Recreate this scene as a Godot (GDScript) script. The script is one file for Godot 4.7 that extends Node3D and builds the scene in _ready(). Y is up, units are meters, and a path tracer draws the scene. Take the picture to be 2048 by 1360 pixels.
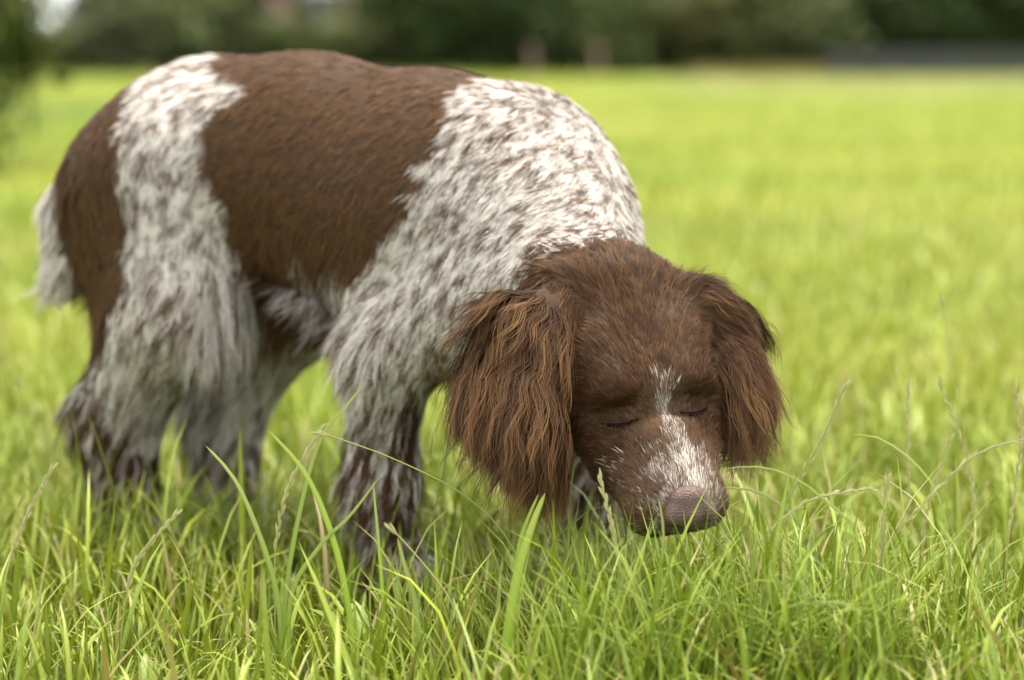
extends Node3D
# A liver and white spaniel sniffing in a meadow, hedges far behind. Units are metres, y is up.

# ---------------------------------------------------------------- dog's own frame
const DOG_AT := Vector3(0.018, 0.0, -2.38)          # the ground below the withers
const DOG_FORWARD := Vector3(0.866, 0.0, 0.5)
const DOG_SIDE := Vector3(-0.5, 0.0, 0.866)         # the dog's right-hand side
var head_at := Vector3(0.1290, 0.2570, -2.0400)     # between the eyes, on the surface
var head_l: Vector3
var head_f: Vector3
var head_u: Vector3

var rng := RandomNumberGenerator.new()
var noise_tick := FastNoiseLite.new()
var noise_flow := FastNoiseLite.new()
var noise_edge := FastNoiseLite.new()
var noise_field := FastNoiseLite.new()

class Bone:
	var a: Vector3
	var ab: Vector3
	var mid: Vector3
	var reach: float
	var ll: float
	var ra: float
	var rb: float
	var n := Vector3.ZERO
	var m := 1.0
	var k := 0.03
	var tag := ""
	var flow := Vector3.ZERO
	var hair := 0.02
	var lift := 0.25
	var wave := 0.1
	var cut := false

var lid_line: Array[Vector3] = []
var body_bones: Array[Bone] = []
var head_bones: Array[Bone] = []
var all_bones: Array[Bone] = []


func dog(s: float, y: float, r: float) -> Vector3:
	return DOG_AT + DOG_FORWARD * s + DOG_SIDE * r + Vector3(0, y, 0)


func dog_dir(s: float, y: float, r: float) -> Vector3:
	return DOG_FORWARD * s + DOG_SIDE * r + Vector3(0, y, 0)


func in_dog(p: Vector3) -> Vector3:
	var q := p - DOG_AT
	return Vector3(q.dot(DOG_FORWARD), q.y, q.dot(DOG_SIDE))


func hd(l: float, f: float, u: float) -> Vector3:
	return head_at + head_l * l + head_f * f + head_u * u


func in_head(p: Vector3) -> Vector3:
	var q := p - head_at
	return Vector3(q.dot(head_l), q.dot(head_f), q.dot(head_u))


func bone(list: Array[Bone], a: Vector3, b: Vector3, ra: float, rb: float, tag: String, flow: Vector3, hair: float, lift := 0.25, wave := 0.1, k := 0.03, n := Vector3.ZERO, m := 1.0) -> void:
	var o := Bone.new()
	o.a = a
	o.ra = ra
	o.rb = rb
	o.n = n.normalized()
	o.m = m
	o.k = k
	o.tag = tag
	o.flow = flow
	o.hair = hair
	o.lift = lift
	o.wave = wave
	var ab := b - a
	o.mid = (a + b) / 2.0
	o.reach = ab.length() / 2.0 + maxf(ra, rb) / minf(1.0, m)
	o.ab = ab + o.n * (ab.dot(o.n) * (m - 1.0))
	o.ll = maxf(o.ab.length_squared(), 1e-8)
	list.append(o)


func bone_distance(b: Bone, p: Vector3) -> float:
	var v := p - b.a
	if b.m != 1.0:
		v += b.n * (v.dot(b.n) * (b.m - 1.0))
	var t := clampf(v.dot(b.ab) / b.ll, 0.0, 1.0)
	return (v - b.ab * t).length() - (b.ra + (b.rb - b.ra) * t)


func sdf(list: Array[Bone], p: Vector3) -> float:
	var d := 1e6
	for b in list:
		var v := p - b.a
		if b.m != 1.0:
			v += b.n * (v.dot(b.n) * (b.m - 1.0))
		var t := clampf(v.dot(b.ab) / b.ll, 0.0, 1.0)
		var q := (v - b.ab * t).length() - (b.ra + (b.rb - b.ra) * t)
		if b.cut:
			var g := maxf(b.k - absf(d + q), 0.0)
			d = maxf(d, -q) + g * g * 0.25 / b.k
			continue
		var h := maxf(b.k - absf(d - q), 0.0)
		d = minf(d, q) - h * h * 0.25 / b.k
	return d


# ---------------------------------------------------------------- surface nets
func surface_net(list: Array[Bone], cell: float, verts: PackedVector3Array, index: PackedInt32Array) -> void:
	var lo := Vector3(1e6, 1e6, 1e6)
	var hi := -lo
	for b in list:
		var rr := Vector3.ONE * b.reach
		lo = lo.min(b.mid - rr)
		hi = hi.max(b.mid + rr)
	lo -= Vector3.ONE * cell * 3.0
	hi += Vector3.ONE * cell * 3.0
	const N := 8
	var step := cell * N
	var nb := Vector3i(((hi - lo) / step).ceil())
	var half := step * 0.87
	var far_cell := cell * 6.0
	var cells := {}
	var edges: Array[Vector4i] = []
	var val := PackedFloat32Array()
	val.resize((N + 1) * (N + 1) * (N + 1))
	for bi in nb.x:
		for bj in nb.y:
			for bk in nb.z:
				var o := lo + Vector3(bi, bj, bk) * step
				var c := o + Vector3.ONE * step * 0.5
				var near: Array[Bone] = []
				for b in list:
					if c.distance_to(b.mid) < b.reach + half + 0.05:
						near.append(b)
				if near.is_empty():
					continue
				var dc := sdf(near, c)
				if dc > half * 2.4 or dc < -half * 1.6:
					continue
				var w := 0
				for i in N + 1:
					for j in N + 1:
						for k in N + 1:
							val[w] = sdf(near, o + Vector3(i, j, k) * cell)
							w += 1
				const A := (N + 1) * (N + 1)
				const B := N + 1
				for i in N:
					for j in N:
						for k in N:
							var at := i * A + j * B + k
							var v0 := val[at]
							var neg := v0 < 0.0
							var gi := Vector3i(bi * N + i, bj * N + j, bk * N + k)
							if neg != (val[at + A] < 0.0):
								edges.append(Vector4i(gi.x, gi.y, gi.z, 0 if neg else 3))
							if neg != (val[at + B] < 0.0):
								edges.append(Vector4i(gi.x, gi.y, gi.z, 1 if neg else 4))
							if neg != (val[at + 1] < 0.0):
								edges.append(Vector4i(gi.x, gi.y, gi.z, 2 if neg else 5))
							if absf(v0) > far_cell:
								continue
							var sum := Vector3.ZERO
							var count := 0
							for e in 12:
								var e0: int = CE[e * 2]
								var e1: int = CE[e * 2 + 1]
								var a := val[at + (e0 >> 2) * A + ((e0 >> 1) & 1) * B + (e0 & 1)]
								var b := val[at + (e1 >> 2) * A + ((e1 >> 1) & 1) * B + (e1 & 1)]
								if (a < 0.0) != (b < 0.0):
									var t := a / (a - b)
									var pa := Vector3(e0 >> 2, (e0 >> 1) & 1, e0 & 1)
									var pb := Vector3(e1 >> 2, (e1 >> 1) & 1, e1 & 1)
									sum += pa.lerp(pb, t)
									count += 1
							if count > 0:
								cells[gi] = verts.size()
								verts.append(o + (Vector3(i, j, k) + sum / count) * cell)
	for e in edges:
		var g := Vector3i(e.x, e.y, e.z)
		var axis := e.w % 3
		var d1: Vector3i = [Vector3i(0, 1, 0), Vector3i(0, 0, 1), Vector3i(1, 0, 0)][axis]
		var d2: Vector3i = [Vector3i(0, 0, 1), Vector3i(1, 0, 0), Vector3i(0, 1, 0)][axis]
		var q := [g - d1 - d2, g - d2, g, g - d1]
		if not (cells.has(q[0]) and cells.has(q[1]) and cells.has(q[2]) and cells.has(q[3])):
			continue
		var i0: int = cells[q[0]]
		var i1: int = cells[q[1]]
		var i2: int = cells[q[2]]
		var i3: int = cells[q[3]]
		if e.w < 3:
			index.append_array(PackedInt32Array([i0, i2, i1, i0, i3, i2]))
		else:
			index.append_array(PackedInt32Array([i0, i1, i2, i0, i2, i3]))

const CE := [0, 1, 2, 3, 4, 5, 6, 7, 0, 2, 1, 3, 4, 6, 5, 7, 0, 4, 1, 5, 2, 6, 3, 7]


func mesh_normals(verts: PackedVector3Array, index: PackedInt32Array) -> PackedVector3Array:
	var n := PackedVector3Array()
	n.resize(verts.size())
	for i in range(0, index.size(), 3):
		var a := verts[index[i]]
		var c := (verts[index[i + 2]] - a).cross(verts[index[i + 1]] - a)   # clockwise faces
		n[index[i]] += c
		n[index[i + 1]] += c
		n[index[i + 2]] += c
	for i in n.size():
		n[i] = n[i].normalized()
	return n


func array_mesh(verts: PackedVector3Array, normals: PackedVector3Array, colors: PackedColorArray, index: PackedInt32Array, m: Material) -> ArrayMesh:
	var a := []
	a.resize(Mesh.ARRAY_MAX)
	a[Mesh.ARRAY_VERTEX] = verts
	a[Mesh.ARRAY_NORMAL] = normals
	if colors.size():
		a[Mesh.ARRAY_COLOR] = colors
	a[Mesh.ARRAY_INDEX] = index
	var am := ArrayMesh.new()
	am.add_surface_from_arrays(Mesh.PRIMITIVE_TRIANGLES, a)
	am.surface_set_material(0, m)
	return am


func put(called: String, mesh: Mesh, parent: Node, kind := "") -> MeshInstance3D:
	var o := MeshInstance3D.new()
	o.name = called
	o.mesh = mesh
	parent.add_child(o, true)
	if kind:
		o.set_meta("kind", kind)
	return o


func tag(o: Node, label: String, category := "", group := "", kind := "") -> void:
	o.set_meta("label", label)
	if category:
		o.set_meta("category", category)
	if group:
		o.set_meta("group", group)
	if kind:
		o.set_meta("kind", kind)


func base(called: String, at: Vector3) -> Node3D:
	var o := Node3D.new()
	o.name = called
	add_child(o, true)
	o.position = at
	return o


# Many ribbons (hairs, blades) collected into one mesh.
class Ribbons:
	var v := PackedVector3Array()
	var n := PackedVector3Array()
	var c := PackedColorArray()
	var i := PackedInt32Array()


# ---------------------------------------------------------------- materials
func plain(color: Color, rough: float, spec := 0.5) -> StandardMaterial3D:
	var m := StandardMaterial3D.new()
	m.albedo_color = color.linear_to_srgb()
	m.roughness = rough
	m.metallic_specular = spec
	return m


func tinted(rough: float, spec: float, back := Color.BLACK) -> StandardMaterial3D:
	var m := StandardMaterial3D.new()
	m.vertex_color_use_as_albedo = true
	m.roughness = rough
	m.metallic_specular = spec
	m.cull_mode = BaseMaterial3D.CULL_DISABLED
	if back != Color.BLACK:
		m.backlight_enabled = true
		m.backlight = back
	return m


# ================================================================ scene
func _ready() -> void:
	# ---- camera: an 85 mm lens held at the height of the dog's back
	var cam := Camera3D.new()
	cam.name = "camera"
	add_child(cam)
	cam.position = Vector3(0, 0.56, 0)
	cam.rotation_degrees.x = -7.131
	cam.near = 0.05
	cam.far = 600.0
	var lens := CameraAttributesPhysical.new()
	lens.frustum_focal_length = 85.34
	lens.frustum_near = 0.05
	lens.frustum_far = 600.0
	lens.frustum_focus_distance = 2.06
	lens.exposure_aperture = 3.2
	cam.attributes = lens
	cam.fov = 16.01
	# ---- bright overcast sky
	var env := Environment.new()
	env.background_mode = Environment.BG_SKY
	var sky_look := ProceduralSkyMaterial.new()
	sky_look.sky_top_color = Color(0.91, 0.91, 0.905)
	sky_look.sky_horizon_color = Color(0.93, 0.94, 0.94)
	sky_look.ground_horizon_color = Color(0.6, 0.62, 0.5)
	sky_look.ground_bottom_color = Color(0.3, 0.35, 0.15)
	sky_look.sky_energy_multiplier = 1.0
	var sky := Sky.new()
	sky.sky_material = sky_look
	env.sky = sky
	env.tonemap_mode = Environment.TONE_MAPPER_LINEAR
	env.tonemap_exposure = 2.95
	env.sdfgi_enabled = true
	env.ssao_enabled = true
	env.ssil_enabled = true
	var we := WorldEnvironment.new()
	we.name = "daylight"
	we.environment = env
	add_child(we)
	# ---- sun behind thin cloud, high and a little behind the dog
	var sun := DirectionalLight3D.new()
	sun.name = "sun"
	sun.light_energy = 0.75
	sun.light_color = Color(1.0, 0.96, 0.9)
	sun.light_angular_distance = 24.0
	sun.shadow_enabled = true
	add_child(sun)
	sun.look_at_from_position(Vector3(0.35, 3.0, -0.7), Vector3.ZERO)

	for n in [noise_tick, noise_flow, noise_edge, noise_field]:
		n.noise_type = FastNoiseLite.TYPE_SIMPLEX_SMOOTH
		n.fractal_octaves = 2
		n.seed = 7
	noise_tick.frequency = 84.0
	noise_flow.frequency = 34.0
	noise_flow.seed = 21
	noise_edge.frequency = 40.0
	noise_edge.seed = 33
	noise_field.frequency = 0.35
	noise_field.fractal_octaves = 3

	make_ground()
	make_background()
	make_dog()
	make_grass()
	make_stalks()


# ---------------------------------------------------------------- dog
func make_bones() -> void:
	# head frame: seen from the camera it looks down, towards us and a little to the right
	var cu := Vector3(0, cos(deg_to_rad(7.131)), -sin(deg_to_rad(7.131)))
	var cz := Vector3(0, sin(deg_to_rad(7.131)), cos(deg_to_rad(7.131)))
	var yaw := Basis(cu, deg_to_rad(15.0))
	var roll := Basis(cz, deg_to_rad(8.0))
	var a := deg_to_rad(29.0)
	var turn := roll * yaw
	head_l = turn * Vector3(1, 0, 0)
	head_f = turn * (-cu * cos(a) + cz * sin(a))
	head_u = turn * (cu * sin(a) + cz * cos(a))

	var L := body_bones
	var back := dog_dir(-1.0, -0.25, 0)
	var down := Vector3(0, -1, 0)
	var S := DOG_SIDE
	# trunk
	bone(L, dog(-0.46, 0.405, 0), dog(-0.38, 0.432, 0), 0.078, 0.098, "rump", dog_dir(-0.6, -0.7, 0), 0.018, 0.15, 0.12, 0.05)
	bone(L, dog(-0.38, 0.432, 0), dog(-0.26, 0.436, 0), 0.098, 0.098, "back", dog_dir(-0.8, -0.55, 0.0), 0.017, 0.15, 0.12, 0.05)
	bone(L, dog(-0.26, 0.436, 0), dog(-0.11, 0.402, 0), 0.098, 0.116, "back", dog_dir(-0.75, -0.6, 0.0), 0.017, 0.15, 0.12, 0.05)
	bone(L, dog(-0.11, 0.402, 0), dog(-0.022, 0.392, 0), 0.116, 0.103, "back", dog_dir(-0.6, -0.75, 0.0), 0.016, 0.14, 0.16, 0.05)
	bone(L, dog(-0.02, 0.375, 0), dog(0.02, 0.335, 0.02), 0.098, 0.084, "chest", dog_dir(-0.4, -0.9, 0.0), 0.019, 0.15, 0.2, 0.05)
	bone(L, dog(-0.26, 0.39, 0), dog(-0.08, 0.345, 0), 0.07, 0.09, "belly", dog_dir(-0.35, -1.0, 0), 0.05, 0.2, 0.2, 0.04)
	# neck
	bone(L, dog(-0.015, 0.402, 0.0), dog(0.034, 0.378, 0.035), 0.085, 0.075, "neck", dog_dir(-0.5, -0.85, -0.1), 0.016, 0.15, 0.18, 0.05)
	bone(L, dog(0.034, 0.378, 0.035), hd(-0.005, -0.125, -0.085), 0.075, 0.062, "neck", dog_dir(-0.55, -0.75, -0.1), 0.018, 0.17, 0.18, 0.05)
	# shoulders and front legs (near one set back, far one under the head)
	for side in [1.0, -1.0]:
		var near: bool = side > 0.0
		var es := -0.105 if near else -0.02
		var ws := -0.118 if near else 0.03
		var ps := -0.105 if near else 0.035
		bone(L, dog(-0.015, 0.45, 0.04 * side), dog(0.035 if near else 0.015, 0.315, 0.082 if near else -0.066), 0.042, 0.056 if near else 0.05, "shoulder", dog_dir(-0.55, -0.85, 0), 0.014, 0.12, 0.2, 0.05)
		bone(L, dog(0.035 if near else 0.015, 0.315, 0.082 if near else -0.066), dog(es, 0.262, 0.088 * side), 0.056, 0.046, "shoulder", dog_dir(-0.5, -0.9, 0), 0.019, 0.15, 0.22, 0.05)
		bone(L, dog(es, 0.262, 0.088 * side), dog(ws, 0.13, 0.084 * side), 0.04, 0.027, "foreleg", dog_dir(-0.45, -1.0, 0), 0.045, 0.28, 0.3, 0.035)
		bone(L, dog(ws, 0.13, 0.084 * side), dog(ps, 0.045, 0.084 * side), 0.027, 0.024, "foreleg", dog_dir(-0.35, -1.0, 0), 0.038, 0.28, 0.3, 0.03)
		bone(L, dog(ps, 0.04, 0.084 * side), dog(ps + 0.035, 0.026, 0.084 * side), 0.026, 0.024, "paw", dog_dir(0.5, -0.6, 0), 0.02, 0.3, 0.2, 0.02)
	# hind legs
	for side in [1.0, -1.0]:
		var near: bool = side > 0.0
		var ks := -0.37 if near else -0.335
		var hs := -0.475 if near else -0.43
		var ps := -0.458 if near else -0.415
		var r: float = 0.06 * side
		bone(L, dog(-0.405, 0.42, r), dog(ks, 0.285, r * 1.3), 0.088, 0.06, "thigh", dog_dir(-0.25, -0.95, 0), 0.016, 0.14, 0.22, 0.045)
		bone(L, dog(-0.455, 0.40, r * 0.8), dog(-0.448, 0.275, r), 0.07, 0.042, "buttock", dog_dir(-0.25, -1.0, 0), 0.024, 0.2, 0.2, 0.04)
		bone(L, dog(ks, 0.285, r * 1.3), dog(hs + 0.008, 0.165, r * 1.1), 0.058, 0.043, "gaskin", dog_dir(-0.5, -0.8, 0), 0.034, 0.25, 0.3, 0.04)
		bone(L, dog(hs + 0.006, 0.165, r * 1.1), dog(ps, 0.05, r), 0.040, 0.029, "hock", dog_dir(-0.35, -0.95, 0), 0.042, 0.3, 0.3, 0.03)
		bone(L, dog(ps, 0.045, r), dog(ps + 0.04, 0.028, r), 0.027, 0.025, "paw", dog_dir(0.5, -0.6, 0), 0.02, 0.3, 0.2, 0.02)
	# short tail hanging to the near side
	bone(L, dog(-0.49, 0.405, 0.02), dog(-0.53, 0.375, 0.05), 0.028, 0.026, "tail", dog_dir(-0.6, -0.7, 0.1), 0.03, 0.3, 0.2, 0.03)
	bone(L, dog(-0.53, 0.375, 0.05), dog(-0.536, 0.312, 0.06), 0.030, 0.025, "tail", dog_dir(-0.6, -0.8, 0.0), 0.038, 0.35, 0.3, 0.03)

	# head
	L = head_bones
	var near_ear := [Vector3(0.052, 0.333, -2.128), Vector3(0.010, 0.302, -2.088), Vector3(-0.001, 0.258, -2.062), Vector3(0.013, 0.222, -2.052)]
	var far_ear := [Vector3(0.168, 0.324, -2.150), Vector3(0.193, 0.302, -2.150), Vector3(0.202, 0.266, -2.13), Vector3(0.198, 0.236, -2.115)]
	var w := Vector3.ZERO
	bone(L, hd(0, -0.115, -0.06), hd(0, -0.035, -0.056), 0.053, 0.053, "head", w, 0.014, 0.24, 0.15, 0.02, head_l, 0.82)
	bone(L, hd(0, -0.125, -0.075), hd(-0.01, -0.17, -0.1), 0.056, 0.056, "head", w, 0.03, 0.3, 0.2, 0.03)
	bone(L, hd(0.015, -0.135, -0.075), hd(0.048, -0.120, -0.078), 0.046, 0.040, "head", w, 0.024, 0.3, 0.2, 0.025)
	for s in [-1.0, 1.0]:
		# brow ridge, cheek, closed lid, flew
		bone(L, hd(0.036 * s, -0.060, -0.040), hd(0.028 * s, -0.026, -0.030), 0.032, 0.022, "head", w, 0.010, 0.24, 0.1, 0.02)
		bone(L, hd(0.024 * s, -0.020, -0.031), hd(0.044 * s, -0.018, -0.045), 0.0195, 0.0175, "head", w, 0.008, 0.24, 0.1, 0.018)
		bone(L, hd(0.040 * s, -0.035, -0.066), hd(0.034 * s, 0.024, -0.064), 0.032, 0.026, "head", w, 0.010, 0.24, 0.1, 0.016)
		bone(L, hd(0.019 * s, 0.032, -0.062), hd(0.0215 * s, 0.078, -0.052), 0.028, 0.0245, "muzzle", w, 0.0075, 0.2, 0.08, 0.015)
		# root of the ear
		bone(L, hd(0.045 * s, -0.078, -0.06), near_ear[0] if s < 0.0 else far_ear[0], 0.026, 0.022, "head", w, 0.018, 0.16, 0.2, 0.02)
	bone(L, hd(0, -0.02, -0.041), hd(0, 0.084, -0.036), 0.034, 0.0245, "muzzle", w, 0.0075, 0.2, 0.08, 0.018)
	bone(L, hd(0, -0.01, -0.085), hd(0, 0.074, -0.078), 0.03, 0.018, "muzzle", w, 0.0075, 0.2, 0.08, 0.015)
	bone(L, hd(0, -0.07, 0.016), hd(0, 0.006, 0.005), 0.016, 0.013, "furrow", w, 0, 0, 0, 0.012)
	L[-1].cut = true
	for s in [-1.0, 1.0]:
		bone(L, hd(0.014 * s, 0.004, -0.013), hd(0.052 * s, -0.001, -0.030), 0.0090, 0.0070, "socket", w, 0, 0, 0, 0.016)
		L[-1].cut = true
	for s in [-1.0, 1.0]:
		bone(L, hd(0.029 * s, 0.001, -0.043), hd(0.041 * s, -0.001, -0.048), 0.0165, 0.0155, "eyelid", w, 0.004, 0.2, 0.05, 0.004)
	# ears: flaps hanging from beside the skull
	var nr := [0.019, 0.036, 0.042, 0.034]
	var nn := Vector3(-0.5, 0.0, 0.87)
	var fr := [0.018, 0.026, 0.027, 0.022]
	var fn := Vector3(0.75, 0.0, 0.66)
	for i in 3:
		bone(L, near_ear[i], near_ear[i + 1], nr[i], nr[i + 1], "ear_near", w, 0.075, 0.14, 0.4, 0.015, nn, 3.0)
		bone(L, far_ear[i], far_ear[i + 1], fr[i], fr[i + 1], "ear_far", w, 0.07, 0.14, 0.4, 0.015, fn, 2.4)
	all_bones = body_bones + head_bones
	for s in [-1.0, 1.0]:
		for k in 7:
			var t := k / 6.0
			var p := hd((0.020 + 0.029 * t) * s, 0.0065 + 0.0045 * sin(t * PI) - 0.006 * t, -0.03 - 0.012 * t * t)
			for pass_ in 3:
				p -= head_u * (sdf(head_bones, p) - 0.0008)
			lid_line.append(p)


# outlines of the liver patches, in the dog's own side plane (along, up)
var saddle := PackedVector2Array([Vector2(-0.326, 0.66), Vector2(-0.326, 0.542), Vector2(-0.336, 0.522), Vector2(-0.283, 0.512), Vector2(-0.286, 0.502), Vector2(-0.317, 0.489), Vector2(-0.334, 0.466), Vector2(-0.339, 0.43), Vector2(-0.329, 0.405), Vector2(-0.313, 0.38), Vector2(-0.295, 0.355), Vector2(-0.283, 0.315), Vector2(-0.27, 0.22), Vector2(-0.235, 0.22), Vector2(-0.232, 0.36), Vector2(-0.207, 0.345), Vector2(-0.16, 0.32), Vector2(-0.142, 0.323), Vector2(-0.13, 0.353), Vector2(-0.1, 0.384), Vector2(-0.077, 0.418), Vector2(-0.066, 0.448), Vector2(-0.049, 0.482), Vector2(-0.034, 0.508), Vector2(-0.004, 0.52), Vector2(-0.004, 0.66)])
var breech := PackedVector2Array([Vector2(-0.425, 0.62), Vector2(-0.432, 0.495), Vector2(-0.436, 0.464), Vector2(-0.438, 0.433), Vector2(-0.433, 0.402), Vector2(-0.423, 0.376), Vector2(-0.426, 0.329), Vector2(-0.442, 0.286), Vector2(-0.46, 0.252), Vector2(-0.48, 0.225), Vector2(-0.64, 0.19), Vector2(-0.64, 0.62)])

const LIVER := Color(0.053, 0.0265, 0.0140)
const LIVER_DARK := Color(0.025, 0.0130, 0.0078)
const LIVER_TAN := Color(0.205, 0.110, 0.046)
const WHITE := Color(0.73, 0.69, 0.64)
const ROAN := Color(0.155, 0.097, 0.066)


# How much liver there is in the coat at a point: 0 white, 1 liver.
func liver_share(p: Vector3, what: String) -> float:
	var q := in_dog(p)
	if what.begins_with("ear"):
		return 1.0
	var along := q.x * 0.5 + q.y * 0.85
	var t := noise_tick.get_noise_3d(along * 0.5, q.x * 0.85 - q.y * 0.5, q.z * 0.7) + 0.35 * noise_edge.get_noise_3d(p.x * 2.3, p.y * 2.3, p.z * 2.3)
	var tick := smoothstep(-0.26, 0.42, t) * 0.74 + 0.12
	if what == "head" or what == "muzzle" or what == "eyelid":
		var h := in_head(p)
		var wob := 0.004 * noise_edge.get_noise_3d(p.x, p.y, p.z)
		if h.y > 0.03:
			# roan muzzle with a paler streak running up from the nose
			var across := absf(h.x - 0.004 + wob)
			var streak := 1.0 - smoothstep(0.005, 0.013, absf(h.x - 0.006 - wob * 2.0))
			var face := smoothstep(0.008, 0.042, across) 
			var low := smoothstep(0.03, 0.06, h.y)
			return clampf(lerpf(1.0, 0.62 + 0.36 * face, low) - 0.22 * streak * (1.0 - smoothstep(0.075, 0.095, h.y)) + 0.25 * t, 0.0, 1.0)
		var blaze := 1.0 - smoothstep(0.004, 0.009, absf(h.x - 0.005 - wob * 2.0))
		blaze *= smoothstep(-0.04, -0.005, h.y) * smoothstep(-0.05, -0.035, h.z)
		if h.y < -0.185 + 6.0 * wob:
			return tick
		return clampf(1.0 - 0.36 * blaze + 0.2 * blaze * t, 0.0, 1.0)
	if what == "neck":
		var h := in_head(p)
		if h.y > -0.18 + 0.02 * noise_edge.get_noise_3d(p.x, p.y, p.z):
			return 1.0
		if q.z < -0.03 and q.y > 0.4:
			return 0.9
		return tick
	if what == "tail":
		return 0.9 if q.x > -0.522 else 0.10
	var e := 0.010 * noise_edge.get_noise_3d(p.x, p.y, p.z)
	var e2 := 0.010 * noise_edge.get_noise_3d(p.y + 3.0, p.z, p.x)
	var flat := Vector2(q.x + e - 0.58 * (absf(q.z) - 0.08), q.y + e2)
	if Geometry2D.is_point_in_polygon(flat, saddle) or Geometry2D.is_point_in_polygon(flat, breech):
		return 1.0
	match what:
		"foreleg":
			# liver stocking, broken by white flecks
			if q.y + 5.0 * e < 0.195:
				return 0.97 if t > -0.12 else 0.4
			return tick
		"gaskin", "hock":
			# liver stocking on the back of the leg, flecked white towards the foot
			if q.x + 4.0 * e + 0.25 * (q.y - 0.2) - 0.4 * (absf(q.z) - 0.08) < -0.448:
				return 0.97 if t > -0.2 else 0.4
			if q.y + 5.0 * e < 0.12:
				return 0.95 if t > 0.05 else 0.35
			return tick * 0.8
		"paw":
			return clampf(0.6 + t, 0, 1)
		"thigh", "buttock":
			return tick * 0.95
	return tick


func hair_color(share: float, k: float) -> Color:
	# share: chance that this lock is liver; k: a random number of the lock
	var c: Color
	if share > 0.97 or k < share:
		c = LIVER.lerp(LIVER_DARK, rng.randf() * 0.7) if share > 0.9 else ROAN.lerp(LIVER, rng.randf() * 0.6)
	else:
		c = WHITE.lerp(ROAN, 0.12 * rng.randf() + 0.25 * share)
	return c


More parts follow.
